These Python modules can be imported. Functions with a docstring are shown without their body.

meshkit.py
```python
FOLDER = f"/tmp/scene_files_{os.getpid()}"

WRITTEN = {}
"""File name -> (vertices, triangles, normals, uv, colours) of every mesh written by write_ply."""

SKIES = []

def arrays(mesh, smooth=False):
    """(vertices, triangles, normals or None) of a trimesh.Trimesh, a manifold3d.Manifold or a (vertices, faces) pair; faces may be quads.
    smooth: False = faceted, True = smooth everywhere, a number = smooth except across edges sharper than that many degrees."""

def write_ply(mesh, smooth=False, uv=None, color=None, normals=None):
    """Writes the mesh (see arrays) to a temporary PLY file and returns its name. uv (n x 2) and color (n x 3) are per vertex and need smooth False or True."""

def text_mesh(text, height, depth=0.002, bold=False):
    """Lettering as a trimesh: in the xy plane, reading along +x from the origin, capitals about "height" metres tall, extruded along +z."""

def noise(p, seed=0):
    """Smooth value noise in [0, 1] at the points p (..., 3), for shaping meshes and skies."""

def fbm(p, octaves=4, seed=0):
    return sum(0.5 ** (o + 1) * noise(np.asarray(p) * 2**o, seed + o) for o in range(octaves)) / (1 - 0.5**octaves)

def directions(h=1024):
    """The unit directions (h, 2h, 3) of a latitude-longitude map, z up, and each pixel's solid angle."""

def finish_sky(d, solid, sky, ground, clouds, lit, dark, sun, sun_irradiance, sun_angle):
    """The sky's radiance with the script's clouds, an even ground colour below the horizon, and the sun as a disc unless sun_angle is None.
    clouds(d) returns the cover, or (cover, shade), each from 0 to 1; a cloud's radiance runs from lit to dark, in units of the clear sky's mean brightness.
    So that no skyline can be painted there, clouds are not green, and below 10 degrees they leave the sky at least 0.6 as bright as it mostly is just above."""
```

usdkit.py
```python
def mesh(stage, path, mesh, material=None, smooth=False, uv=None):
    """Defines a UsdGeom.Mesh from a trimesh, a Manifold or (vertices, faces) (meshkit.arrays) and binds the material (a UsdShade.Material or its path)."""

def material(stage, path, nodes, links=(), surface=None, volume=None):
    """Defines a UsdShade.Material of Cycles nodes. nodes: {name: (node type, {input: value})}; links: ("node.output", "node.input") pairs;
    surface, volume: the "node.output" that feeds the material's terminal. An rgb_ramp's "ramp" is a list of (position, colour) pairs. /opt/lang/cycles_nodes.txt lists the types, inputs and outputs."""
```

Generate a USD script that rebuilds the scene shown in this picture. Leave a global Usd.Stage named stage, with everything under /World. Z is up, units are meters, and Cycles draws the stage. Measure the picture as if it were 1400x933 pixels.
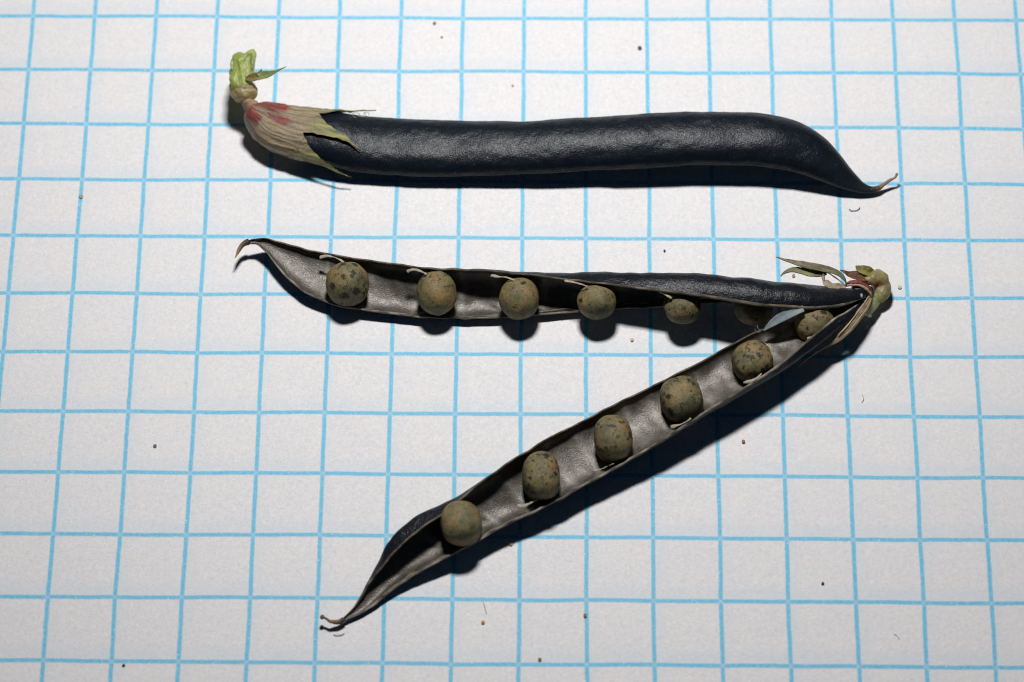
import math, random
import trimesh
import numpy as np
from pxr import Usd, UsdGeom, UsdLux, UsdShade, Gf, Sdf, Vt
from scipy.interpolate import PchipInterpolator
import usdkit, meshkit

stage = Usd.Stage.CreateInMemory()
UsdGeom.SetStageUpAxis(stage, "Z")
UsdGeom.SetStageMetersPerUnit(stage, 1.0)
UsdGeom.Xform.Define(stage, "/World")
UsdGeom.Scope.Define(stage, "/World/Looks")
T = Sdf.ValueTypeNames
MM = 0.001
random.seed(7)
rng = np.random.default_rng(7)

# ------------------------------------------------------------------ camera (a 100 mm macro lens, 22 cm from the paper)
F_PX, ELEV, ROLL, AZ, CX, CY, DIST = 3962.3, 65.494, -0.742, 1.193, -0.722, -1.407, 223.87
_e, _a, _r = math.radians(ELEV), math.radians(AZ), math.radians(ROLL)
BACK = np.array([math.sin(_a) * math.cos(_e), -math.cos(_a) * math.cos(_e), math.sin(_e)])
_rt = np.array([math.cos(_a), math.sin(_a), 0.0]); _up = np.cross(BACK, _rt)
RIGHT = _rt * math.cos(_r) + _up * math.sin(_r); UP = -_rt * math.sin(_r) + _up * math.cos(_r)
EYE = np.array([CX, CY, 0.0]) + BACK * DIST
cam = UsdGeom.Camera.Define(stage, "/World/camera")
M = np.eye(4); M[0, :3], M[1, :3], M[2, :3], M[3, :3] = RIGHT, UP, BACK, EYE * MM
cam.AddTransformOp().Set(Gf.Matrix4d(M.tolist()))
cam.CreateHorizontalApertureAttr(36.0)
cam.CreateVerticalApertureAttr(36.0 * 682 / 1024)
cam.CreateFocalLengthAttr(36.0 * F_PX / 1400)
cam.CreateClippingRangeAttr(Gf.Vec2f(0.02, 10.0))
cam.CreateFStopAttr(32.0)
cam.CreateFocusDistanceAttr(0.2225)
cam.CreateExposureAttr(0.0)

# ------------------------------------------------------------------ light: one small flash head above the far side, and a very dim room
FLASH = np.array([-2.0, 51.0, 121.0])
fl = UsdLux.RectLight.Define(stage, "/World/flash")
zdir = FLASH - np.array([0.0, 2.0, 0.0]); zdir /= np.linalg.norm(zdir)
xdir = np.array([1.0, 0, 0]); xdir -= zdir * (xdir @ zdir); xdir /= np.linalg.norm(xdir); ydir = np.cross(zdir, xdir)
M = np.eye(4); M[0, :3], M[1, :3], M[2, :3], M[3, :3] = xdir, ydir, zdir, FLASH * MM
fl.AddTransformOp().Set(Gf.Matrix4d(M.tolist()))
fl.CreateWidthAttr(0.020); fl.CreateHeightAttr(0.011)
fl.CreateNormalizeAttr(True)
fl.CreateIntensityAttr(0.0615)
fl.CreateColorAttr(Gf.Vec3f(1.0, 0.985, 0.975))
dome = UsdLux.DomeLight.Define(stage, "/World/room_light")
dm = usdkit.material(stage, "/World/Looks/room_air", {"b": ("background_shader", {"color": (0.18, 0.50, 1.0), "strength": 0.021})}, [], surface="b.background")
UsdShade.MaterialBindingAPI.Apply(dome.GetPrim()).Bind(dm)

# ------------------------------------------------------------------ helpers
def at(px, py, z):
    """The point (mm) at height z above the paper that the photograph shows at (px, py)."""
    d = RIGHT * (px - 700) / F_PX + UP * (466.5 - py) / F_PX - BACK
    return EYE + d * (z - EYE[2]) / d[2]

def ats(pts):
    return np.array([at(*p) for p in pts])

def jac(p):
    """Picture pixels per mm along x, y, z at the point p: 2 x 3."""
    q = p - EYE; dz = -(q @ BACK)
    return np.array([RIGHT, -UP]) * F_PX / dz

USED = {}
def numbered(parent, name):
    k = USED.get((parent, name), 0); USED[(parent, name)] = k + 1
    return f"{parent}/{name}" + (f"_{k:03d}" if k else "")

ORIGIN = {}
def thing(name, label, cat, base, group=None):
    path = numbered("/World", name)
    x = UsdGeom.Xform.Define(stage, path); x.AddTranslateOp().Set(Gf.Vec3d(*(np.asarray(base, float) * MM)))
    ORIGIN[path] = np.asarray(base, float)
    tag(x.GetPrim(), label, cat, group)
    return path

def tag(p, label=None, cat=None, group=None, kind=None):
    for k, v in (("label", label), ("category", cat), ("group", group), ("kind", kind)):
        if v: p.SetCustomDataByKey(k, v)

def obj(parent, name, v, f, mat, color=None, smooth=True, label=None, normals=None):
    """One Mesh prim; v in mm, world space; under a thing the points are stored from the thing's base."""
    path = numbered(parent, name)
    root = "/".join(path.split("/")[:3])
    v = np.asarray(v, float); f = np.array(f, int)
    if f.shape[1] == 4: f = np.vstack([f[:, [0, 1, 2]], f[:, [0, 2, 3]]])
    if normals is not None:
        fn = np.cross(v[f[:, 1]] - v[f[:, 0]], v[f[:, 2]] - v[f[:, 0]]); wrong = (fn * normals[f].mean(1)).sum(1) < 0
        f[wrong] = f[wrong][:, ::-1]
    ORIGIN.setdefault(path, ORIGIN.get(root, np.zeros(3)))
    m = UsdGeom.Mesh.Define(stage, path)
    m.CreatePointsAttr(Vt.Vec3fArray.FromNumpy(((v - ORIGIN.get(root, 0)) * MM).astype(np.float32)))
    m.CreateFaceVertexCountsAttr(Vt.IntArray.FromNumpy(np.full(len(f), 3, np.int32)))
    m.CreateFaceVertexIndicesAttr(Vt.IntArray.FromNumpy(f.astype(np.int32).ravel()))
    m.CreateSubdivisionSchemeAttr("none")
    if smooth:
        n = normals if normals is not None else vnormals(v, f)
        m.CreateNormalsAttr(Vt.Vec3fArray.FromNumpy(n.astype(np.float32))); m.SetNormalsInterpolation("vertex")
    if color is not None:
        UsdGeom.PrimvarsAPI(m).CreatePrimvar("pigment", T.Color3fArray, "vertex").Set(Vt.Vec3fArray.FromNumpy(np.asarray(color, np.float32)))
    UsdShade.MaterialBindingAPI.Apply(m.GetPrim()).Bind(mat)
    if label: m.GetPrim().SetCustomDataByKey("label", label)
    return path

def vnormals(v, f):
    n = np.zeros_like(v); fn = np.cross(v[f[:, 1]] - v[f[:, 0]], v[f[:, 2]] - v[f[:, 0]])
    for k in range(3): np.add.at(n, f[:, k], fn)
    return n / np.maximum(np.linalg.norm(n, axis=1, keepdims=True), 1e-12)

def grid_faces(nr, nc, wrap=False, flip=False):
    r, c = np.meshgrid(np.arange(nr - 1), np.arange(nc if wrap else nc - 1), indexing="ij")
    c2 = (c + 1) % nc
    q = np.stack([r * nc + c, r * nc + c2, (r + 1) * nc + c2, (r + 1) * nc + c], -1).reshape(-1, 4)
    return q[:, ::-1] if flip else q

def curve(pts, n):
    """n points along a smooth curve through pts (k x d), evenly by length."""
    pts = np.asarray(pts, float)
    if len(pts) == 2: return pts[0] + (pts[1] - pts[0]) * np.linspace(0, 1, n)[:, None]
    d = np.r_[0, np.cumsum(np.linalg.norm(np.diff(pts[:, :3], axis=0), axis=1))]
    return PchipInterpolator(d, pts)(np.linspace(0, d[-1], n))

def unit(a): return a / np.maximum(np.linalg.norm(a, axis=-1, keepdims=True), 1e-12)

def tube(pts, radii, n=24, m=12, rough=0.0, seed=0, flat=1.0):
    """A tube with rounded ends through the 3-D points; radii per point; returns (v, f)."""
    c = curve(np.c_[pts, radii], n); p, r = c[:, :3], c[:, 3].copy()
    t = unit(np.gradient(p, axis=0))
    ref = np.array([0, 0, 1.0]) if abs(t[:, 2]).mean() < .8 else np.array([0, 1.0, 0])
    a = unit(np.cross(t, ref)); b = np.cross(t, a)
    ph = np.linspace(0, 2 * np.pi, m, endpoint=False)
    ring = np.cos(ph)[None, :, None] * a[:, None] + flat * np.sin(ph)[None, :, None] * b[:, None]
    v = p[:, None] + ring * r[:, None, None]
    if rough: v = v + ring * (meshkit.fbm(v * 2.2 + seed * 9.1, 3, seed) - .5)[..., None] * rough * 2
    s = p[:1] - t[:1] * r[0] * .6; e = p[-1:] + t[-1:] * r[-1] * .6
    V = np.vstack([v.reshape(-1, 3), s, e]); F = grid_faces(n, m, True)
    F = np.vstack([F[:, [0, 1, 2]], F[:, [0, 2, 3]]]); k = np.arange(m); k2 = (k + 1) % m
    F = np.vstack([F, np.c_[k2, k, np.full(m, n * m)], np.c_[(n - 1) * m + k, (n - 1) * m + k2, np.full(m, n * m + 1)]])
    return V, F

def shell(top, thick, nr, nc):
    """A closed thin sheet from a grid of points (nr x nc x 3)."""
    v = top.reshape(-1, 3); q = grid_faces(nr, nc); tri = np.vstack([q[:, [0, 1, 2]], q[:, [0, 2, 3]]])
    n = vnormals(v, tri); w = v - n * thick
    N = nr * nc; idx = np.arange(N).reshape(nr, nc)
    rim = np.r_[idx[0, :], idx[1:, -1], idx[-1, -2::-1], idx[-2:0:-1, 0]]
    r2 = np.roll(rim, -1)
    F = np.vstack([tri, tri[:, ::-1] + N, np.c_[r2, rim, rim + N], np.c_[r2, rim + N, r2 + N]])
    return np.vstack([v, w]), F

def leaf(pts, widths, n=22, m=9, side=None, fold=.25, thick=.07, seed=0, ruffle=.06):
    """A narrow pointed leaf along the 3-D points, folded along its midrib."""
    c = curve(np.c_[pts, widths], n); p, w = c[:, :3], c[:, 3]
    t = unit(np.gradient(p, axis=0)); sd = np.array([0, 1.0, 0]) if side is None else np.asarray(side, float)
    a = unit(sd - t * (t @ sd)[:, None]); b = np.cross(t, a); b = b * np.sign(b[:, 2:3] + 1e-9)
    u = np.linspace(-1, 1, m)
    g = p[:, None] + a[:, None] * (u[None, :, None] * w[:, None, None]) + b[:, None] * (np.abs(u)[None, :, None] * fold * w[:, None, None])
    g = g + b[:, None] * ((meshkit.fbm(g * 1.7 + seed * 5.3, 3, seed) - .5) * ruffle * 2)[..., None]
    return shell(g, thick, n, m)

def blend(x, stops):
    x = np.asarray(x, float); at_ = [s[0] for s in stops]; c = np.array([s[1] for s in stops], float)
    return np.stack([np.interp(x, at_, c[:, k]) for k in range(3)], -1)

# ------------------------------------------------------------------ materials
def mat(name, nodes, links, surface="p.BSDF"):
    return usdkit.material(stage, "/World/Looks/" + name, {"geo": ("geometry", {}), "mm": ("vector_math", {"math_type": "scale", "scale": 1000.0}), **nodes},
                           [("geo.position", "mm.vector1")] + links, surface=surface)

def noise(scale, detail=2, rough=.5, **k): return ("noise_texture", {"scale": scale, "detail": detail, "roughness": rough, **k})
def ramp(*s): return ("rgb_ramp", {"ramp": [(p, (c, c, c) if np.ndim(c) == 0 else c) for p, c in s]})
def m_(kind, a=None, b=None, c=None, clamp=False):
    d = {"math_type": kind, "use_clamp": clamp}
    for k, v in (("value1", a), ("value2", b), ("value3", c)):
        if v is not None: d[k] = v
    return ("math", d)
def mixc(kind="mix", fac=None, a=None, b=None):
    d = {"mix_type": kind}
    for k, v in (("fac", fac), ("color1", a), ("color2", b)):
        if v is not None: d[k] = v
    return ("mix", d)

# squared paper: pale blue lines printed every 5 mm, with the back's print showing faintly through
PHX, PHY = 0.0, 2.5
nodes = {
    "wob": noise(.11, 1), "wob2": noise(.8, 2), "sep": ("separate_xyz", {}), "wsep": ("separate_xyz", {}),
    "sub": ("vector_math", {"math_type": "subtract", "vector2": (.5, .5, .5)}), "wsc": ("vector_math", {"math_type": "scale", "scale": .24}),
    "sub2": ("vector_math", {"math_type": "subtract", "vector2": (.5, .5, .5)}), "wsc2": ("vector_math", {"math_type": "scale", "scale": .09}),
    "add": ("vector_math", {"math_type": "add"}), "add2": ("vector_math", {"math_type": "add"}),
    "edge": noise(14, 3, .7), "edgew": m_("multiply_add", b=.20, c=-.10),
    "ink": noise(4.2, 5, .75), "inkr": ("rgb_ramp", {"ramp": [(.25, (.045, .37, .64)), (.5, (.115, .52, .755)), (.8, (.36, .70, .84))]}),
    "fib": noise(3.6, 6, .78, distortion=.6), "fibr": ("rgb_ramp", {"ramp": [(.28, (.655, .642, .650)), (.5, (.765, .750, .753)), (.75, (.865, .850, .852))]}),
    "cloud": noise(.35, 3, .6), "cloudr": ("rgb_ramp", {"ramp": [(.3, (.965, .97, .985)), (.7, (1.0, .985, .975))]}), "cl": mixc("multiply", 1.0),
    "ghostn": noise(.9, 3, .6), "ghostr": ramp((.2, .25), (.75, 1.0)),
    "gmul": m_("multiply"), "gmul2": m_("multiply", b=.55), "gmix": mixc(b=(.57, .68, .75)),
    "lmax": m_("maximum"), "lmul": m_("multiply", b=.93), "lmix": mixc(),
    "cross": m_("multiply"), "crossm": m_("multiply_add", b=-.28, c=1.0), "lmul2": m_("multiply"),
    "spk": ("voronoi_texture", {"scale": 2.9, "randomness": 1.0}), "spkd": m_("less_than", b=.105), "spks": ("separate_color", {}), "spkr": m_("less_than", b=.42), "spkm": m_("multiply"),
    "spw": mixc(b=(.99, .99, .99)), "spf": m_("multiply", b=.95),
    "bf": noise(7.0, 5, .75), "bmp": ("bump", {"strength": .6, "distance": .00005}),
    "rgh": ramp((.3, .42), (.7, .72)),
    "p": ("principled_bsdf", {"roughness": .6, "specular_ior_level": .45}),
}
links = [("mm.vector", "wob.vector"), ("mm.vector", "wob2.vector"), ("wob.color", "sub.vector1"), ("sub.vector", "wsc.vector1"), ("wob2.color", "sub2.vector1"), ("sub2.vector", "wsc2.vector1"),
         ("mm.vector", "add.vector1"), ("wsc.vector", "add.vector2"), ("add.vector", "add2.vector1"), ("wsc2.vector", "add2.vector2"), ("add2.vector", "sep.vector"),
         ("mm.vector", "edge.vector"), ("edge.fac", "edgew.value1")]
for ax, ph in (("x", PHX), ("y", PHY)):
    # distance in mm from the nearest line, then a soft line 0.27 mm wide; and the ghost band beside it
    nodes |= {f"{ax}s": m_("add", b=500.0 - ph + 2.5), f"{ax}f": m_("floored_modulo", b=5.0), f"{ax}o": m_("subtract", b=2.5), f"{ax}a": m_("absolute"), f"{ax}e": m_("add"),
              f"{ax}l": ("map_range", {"range_type": "smoothstep", "from_min": .095, "from_max": .218, "to_min": 1.0, "to_max": 0.0, "clamp": True})}
    links += [(f"sep.{ax}", f"{ax}s.value1"), (f"{ax}s.value", f"{ax}f.value1"), (f"{ax}f.value", f"{ax}o.value1"), (f"{ax}o.value", f"{ax}a.value1"), (f"{ax}a.value", f"{ax}e.value1"),
              ("edgew.value", f"{ax}e.value2"), (f"{ax}e.value", f"{ax}l.value")]
nodes |= {"gyr": ramp((0, 0.0), (.06, 1.0), (.20, .9), (.36, 0.0), (1, 0)), "gy0": m_("divide", b=4.0, clamp=True), "gxr": ramp((0, 0.0), (.05, .75), (.14, .55), (.3, 0.0), (1, 0)), "gx0": m_("divide", b=4.0, clamp=True), "gmax": m_("maximum")}
links += [("yo.value", "gy0.value1"), ("gy0.value", "gyr.fac"), ("xo.value", "gx0.value1"), ("gx0.value", "gxr.fac"), ("gyr.color", "gmax.value1"), ("gxr.color", "gmax.value2"),
          ("mm.vector", "ghostn.vector"), ("ghostn.fac", "ghostr.fac"), ("gmax.value", "gmul.value1"), ("ghostr.color", "gmul.value2"), ("gmul.value", "gmul2.value1"),
          ("mm.vector", "fib.vector"), ("fib.fac", "fibr.fac"), ("mm.vector", "cloud.vector"), ("cloud.fac", "cloudr.fac"), ("fibr.color", "cl.color1"), ("cloudr.color", "cl.color2"),
          ("cl.color", "gmix.color1"), ("gmul2.value", "gmix.fac"),
          ("xl.result", "lmax.value1"), ("yl.result", "lmax.value2"), ("lmax.value", "lmul.value1"), ("xl.result", "cross.value1"), ("yl.result", "cross.value2"), ("cross.value", "crossm.value1"),
          ("lmul.value", "lmul2.value1"), ("crossm.value", "lmul2.value2"),
          ("mm.vector", "ink.vector"), ("ink.fac", "inkr.fac"), ("gmix.color", "lmix.color1"), ("inkr.color", "lmix.color2"), ("lmul2.value", "lmix.fac"),
          ("mm.vector", "spk.vector"), ("spk.distance", "spkd.value1"), ("spk.color", "spks.color"), ("spks.r", "spkr.value1"), ("spkd.value", "spkm.value1"), ("spkr.value", "spkm.value2"),
          ("spkm.value", "spf.value1"), ("spf.value", "spw.fac"), ("lmix.color", "spw.color1"), ("spw.color", "p.base_color"),
          ("mm.vector", "bf.vector"), ("bf.fac", "bmp.height"), ("bmp.normal", "p.normal"), ("ink.fac", "rgh.fac"), ("rgh.color", "p.roughness")]
PAPER = mat("squared_paper", nodes, links)

def pod_skin(name, lo, hi, rough=.42, spec=.5, grain=.9, dent=.00004):
    n = {"n1": noise(9, 4, .65), "n2": noise(.9, 3, .6), "r1": ("rgb_ramp", {"ramp": [(.3, lo), (.75, hi)]}),
         "n3": noise(8.5, 2, .6), "b": ("bump", {"strength": grain, "distance": .000034}), "n4": noise(1.6, 3, .6), "b2": ("bump", {"strength": .8, "distance": dent}),
         "vr": ("voronoi_texture", {"scale": 2.6}), "vd": m_("less_than", b=.07), "vs": ("separate_color", {}), "vq": m_("less_than", b=.30), "vm": m_("multiply"), "vm2": m_("multiply", b=.55), "dust": mixc(b=(.30, .29, .27)),
         "rr": ramp((.3, rough - .1), (.7, rough + .12)), "pig": ("attribute", {"attribute": "pigment"}), "mul": mixc("multiply", 1.0),
         "p": ("principled_bsdf", {"specular_ior_level": spec})}
    l = [("mm.vector", "n1.vector"), ("mm.vector", "n2.vector"), ("mm.vector", "n3.vector"), ("mm.vector", "n4.vector"), ("n2.fac", "r1.fac"), ("n3.fac", "b.height"), ("n4.fac", "b2.height"), ("b2.normal", "b.normal"), ("b.normal", "p.normal"),
         ("mm.vector", "vr.vector"), ("vr.distance", "vd.value1"), ("vr.color", "vs.color"), ("vs.r", "vq.value1"), ("vd.value", "vm.value1"), ("vq.value", "vm.value2"), ("vm.value", "vm2.value1"), ("vm2.value", "dust.fac"),
         ("r1.color", "mul.color1"), ("pig.color", "mul.color2"), ("mul.color", "dust.color1"), ("dust.color", "p.base_color"), ("n1.fac", "rr.fac"), ("rr.color", "p.roughness")]
    return mat(name, n, l)
POD = pod_skin("black_pod_skin", (.0032, .0058, .0112), (.0062, .0092, .0160), rough=.34, spec=.27, grain=1.0)
VALVE = pod_skin("black_valve_skin", (.004, .0056, .009), (.009, .0105, .014), rough=.36, spec=.30, grain=1.0, dent=.00013)

def pigment_mat(name, rough=.5, spec=.4, grain=.5, sss=0.0, lines=0.0, gscale=8):
    n = {"pig": ("attribute", {"attribute": "pigment"}), "n1": noise(gscale, 4, .65), "r1": ramp((.25, .72), (.75, 1.22)), "mul": mixc("multiply", 1.0),
         "b": ("bump", {"strength": grain, "distance": .00008}),
         "p": ("principled_bsdf", {"roughness": rough, "specular_ior_level": spec, "subsurface_weight": sss, "subsurface_scale": .0004, "subsurface_radius": (1, .7, .35)})}
    l = [("mm.vector", "n1.vector"), ("n1.fac", "r1.fac"), ("pig.color", "mul.color1"), ("r1.color", "mul.color2"), ("mul.color", "p.base_color"), ("n1.fac", "b.height"), ("b.normal", "p.normal")]
    return mat(name, n, l)
HUSK = pigment_mat("dry_husk", .42, .45, .9)
FLESH = pigment_mat("fresh_stem", .42, .4, .28, .3, gscale=5)
STALK = pigment_mat("pale_stalk", .5, .35, .4, .3)
RIMM = pigment_mat("seam_fibre", .45, .45, 1.0, gscale=12)
CRUMB = pigment_mat("crumb", .6, .3, .6)

# grey satin lining
LINING = mat("silvery_lining", {
    "n1": noise(1.2, 5, .75), "r1": ("rgb_ramp", {"ramp": [(.3, (.030, .026, .020)), (.5, (.062, .054, .043)), (.75, (.118, .105, .087))]}),
    "n2": noise(8.5, 2, .65), "b": ("bump", {"strength": 1.0, "distance": .000034}), "pig": ("attribute", {"attribute": "pigment"}), "mul": mixc("multiply", 1.0),
    "n3": noise(3.0, 5, .7), "rr": ramp((.3, .33), (.7, .52)), "p": ("principled_bsdf", {"specular_ior_level": .85, "specular_tint": (1.0, .94, .88)})},
    [("mm.vector", "n1.vector"), ("mm.vector", "n2.vector"), ("mm.vector", "n3.vector"), ("n1.fac", "r1.fac"), ("r1.color", "mul.color1"), ("pig.color", "mul.color2"), ("mul.color", "p.base_color"),
     ("n2.fac", "b.height"), ("b.normal", "p.normal"), ("n3.fac", "rr.fac"), ("rr.color", "p.roughness")])

# seed coat: olive tan, mottled, with ink-black blots
def seed_mat(name, spot, shift, blot=.5):
    return mat(name, {
        "off": ("vector_math", {"math_type": "add", "vector2": (shift * 3.7, shift * 1.9, shift * 7.1)}),
        "n1": noise(.75, 3, .55), "r1": ("rgb_ramp", {"ramp": [(.30, (.085, .082, .044)), (.48, (.165, .138, .064)), (.68, (.24, .158, .064))]}),
        "n2": noise(4.2, 5, .8), "r2": ramp((.30, .25), (.42, .8), (.72, 1.35)), "mul": mixc("multiply", 1.0),
        "w": noise(4.6, 3, .65), "ws": ("vector_math", {"math_type": "subtract", "vector2": (.5, .5, .5)}), "wv": ("vector_math", {"math_type": "scale", "scale": .55}), "wa": ("vector_math", {"math_type": "add"}),
        "v": ("voronoi_texture", {"scale": 1.12, "randomness": 1.0}), "vs": ("separate_color", {}), "rad": m_("multiply_add", b=.40, c=spot - .01), "d": m_("subtract"),
        "sp": ("map_range", {"range_type": "smoothstep", "from_min": -.035, "from_max": .03, "to_min": 1.0, "to_max": 0.0, "clamp": True}),
        "v2": ("voronoi_texture", {"scale": 3.9, "randomness": 1.0}), "v2s": ("separate_color", {}), "rad2": m_("multiply_add", b=.44, c=-.13), "d2": m_("subtract"),
        "sp2": ("map_range", {"range_type": "smoothstep", "from_min": -.05, "from_max": .04, "to_min": .8, "to_max": 0.0, "clamp": True}), "mx": m_("maximum"), "mxs": m_("multiply", b=.93),
        "n6": noise(2.3, 3, .6), "bz": ("map_range", {"range_type": "smoothstep", "from_min": blot - .012, "from_max": blot + .03, "to_min": 0.0, "to_max": 1.0, "clamp": True}), "mx2": m_("maximum"),
        "bl": mixc(b=(.014, .015, .015)),
        "n5": noise(11, 3, .6), "b": ("bump", {"strength": .35, "distance": .00006}),
        "p": ("principled_bsdf", {"roughness": .62, "specular_ior_level": .3})},
        [("mm.vector", "off.vector1"), ("off.vector", "n1.vector"), ("off.vector", "n2.vector"), ("off.vector", "w.vector"), ("w.color", "ws.vector1"), ("ws.vector", "wv.vector1"), ("off.vector", "wa.vector1"), ("wv.vector", "wa.vector2"),
         ("wa.vector", "v.vector"), ("v.color", "vs.color"), ("vs.r", "rad.value1"), ("v.distance", "d.value1"), ("rad.value", "d.value2"), ("d.value", "sp.value"),
         ("wa.vector", "v2.vector"), ("v2.color", "v2s.color"), ("v2s.g", "rad2.value1"), ("v2.distance", "d2.value1"), ("rad2.value", "d2.value2"), ("d2.value", "sp2.value"), ("sp.result", "mx.value1"), ("sp2.result", "mx.value2"), ("wa.vector", "n6.vector"), ("n6.fac", "bz.value"), ("mx.value", "mx2.value1"), ("bz.result", "mx2.value2"), ("mx2.value", "mxs.value1"),
         ("n1.fac", "r1.fac"), ("n2.fac", "r2.fac"), ("r1.color", "mul.color1"), ("r2.color", "mul.color2"), ("mul.color", "bl.color1"), ("mxs.value", "bl.fac"), ("bl.color", "p.base_color"),
         ("mm.vector", "n5.vector"), ("n5.fac", "b.height"), ("b.normal", "p.normal")])

def plain(name, color, rough=.5, spec=.4):
    return mat(name, {"p": ("principled_bsdf", {"base_color": color, "roughness": rough, "specular_ior_level": spec})}, [])

# ------------------------------------------------------------------ the paper
nx, ny = 121, 91
gx, gy = np.meshgrid(np.linspace(-120, 120, nx), np.linspace(-90, 90, ny))
gz = (meshkit.fbm(np.stack([gx * .03, gy * .03, gx * 0], -1), 2, 3) - .5) * .10
V, Fc = shell(np.stack([gx, gy, gz - .05], -1).reshape(ny, nx, 3), .1, ny, nx)
p = obj("/World", "squared_paper", V, Fc, PAPER)
tag(stage.GetPrimAtPath(p), "white squared paper printed with pale blue grid lines", "paper", kind="structure")

# ------------------------------------------------------------------ closed pod
def body_of(st, thin):
    """Cross sections from (px, py, half width px, z, flatness) stations: functions of the picture x for centre, side, half axes."""
    st = np.array(st, float)
    C = np.array([at(x, y, z) for x, y, _, z, _ in st])
    k = np.r_[0, np.cumsum(np.linalg.norm(np.diff(C, axis=0), axis=1))]
    ipx = PchipInterpolator(st[:, 0], k)
    ic, ih, ifl = PchipInterpolator(k, C), PchipInterpolator(k, st[:, 2]), PchipInterpolator(k, st[:, 4])
    def frame(px):
        kk = ipx(px); c = ic(kk); t = unit(ic(np.clip(kk + .25, 0, k[-1])) - ic(np.clip(kk - .25, 0, k[-1])))
        n = unit(np.cross([0, 0, 1.0], t)); b = np.cross(t, n)
        hw, fl_ = ih(kk), ifl(kk); a = np.empty_like(hw)
        for i in range(len(a)):
            J = jac(c[i]); ti = J @ t[i]; m = np.array([-ti[1], ti[0]]) / np.hypot(*ti)
            a[i] = hw[i] / math.hypot((J @ n[i]) @ m, fl_[i] * ((J @ b[i]) @ m))
        return c, t, n, b, a, a * fl_
    return frame

closed_st = [(342, 149, 7, 2.7, .9), (347, 154, 15, 2.6, .85), (357, 161.5, 22, 2.15, .75), (373, 170.5, 27, 1.9, .64), (392, 178, 31, 1.72, .6), (420, 184, 34.5, 1.62, .59), (452, 190, 36.5, 1.7, .6),
             (490, 195.5, 37.5, 1.55, .6), (540, 199, 38, 1.45, .6), (590, 201, 38, 1.45, .6), (650, 201.5, 36.7, 1.55, .62), (720, 200.7, 35.4, 1.8, .64), (800, 196, 35, 2.05, .66), (850, 193.5, 35.5, 2.25, .67),
             (900, 190, 35.7, 2.4, .67), (950, 188, 35, 2.5, .67), (1020, 188.5, 35, 2.5, .66), (1057, 193, 34.8, 2.4, .64), (1085, 199.7, 33.5, 2.2, .6), (1110, 212, 30, 1.9, .56), (1130, 226, 24.5, 1.5, .52),
             (1150, 240.5, 17.5, 1.1, .5), (1165, 250, 12, .8, .5), (1178, 256.8, 7.6, .6, .55), (1190, 259.5, 4.8, .5, .7), (1202, 257, 3.4, .55, .9)]
closed_st = [(x, y + 2.0 * q, h + 2.0 * q, z - .25 * q, f * (1 - .16 * q)) for x, y, h, z, f in closed_st for q in [min(max((x - 440) / 60, 0), 1) * min(max((1125 - x) / 60, 0), 1)]]
frame = body_of(closed_st, .6)
ORIG = at(720, 236, 0)
pod = thing("closed_pod", "whole unopened black pod lying along the top with its calyx at the left", "seed pod", [ORIG[0], ORIG[1], 0.0])
PH = lambda d: np.radians(d)
def section(c, n, b, a, bb, ph, off=0.0):
    """Point on the slightly lens-shaped section at angle ph, off mm proud of it."""
    ca, sa = np.cos(ph), np.sin(ph)
    return c + n * ((a + off) * ca)[..., None] + b * ((bb * np.abs(sa) ** .02 + off) * sa)[..., None]
ns, nph = 420, 96
xs = np.linspace(343, 1202, ns); c, t, n, b, a, bb = frame(xs)
ph = np.linspace(0, 2 * np.pi, nph, endpoint=False)
R = lambda q: np.repeat(q[:, None], nph, 1)
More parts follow.
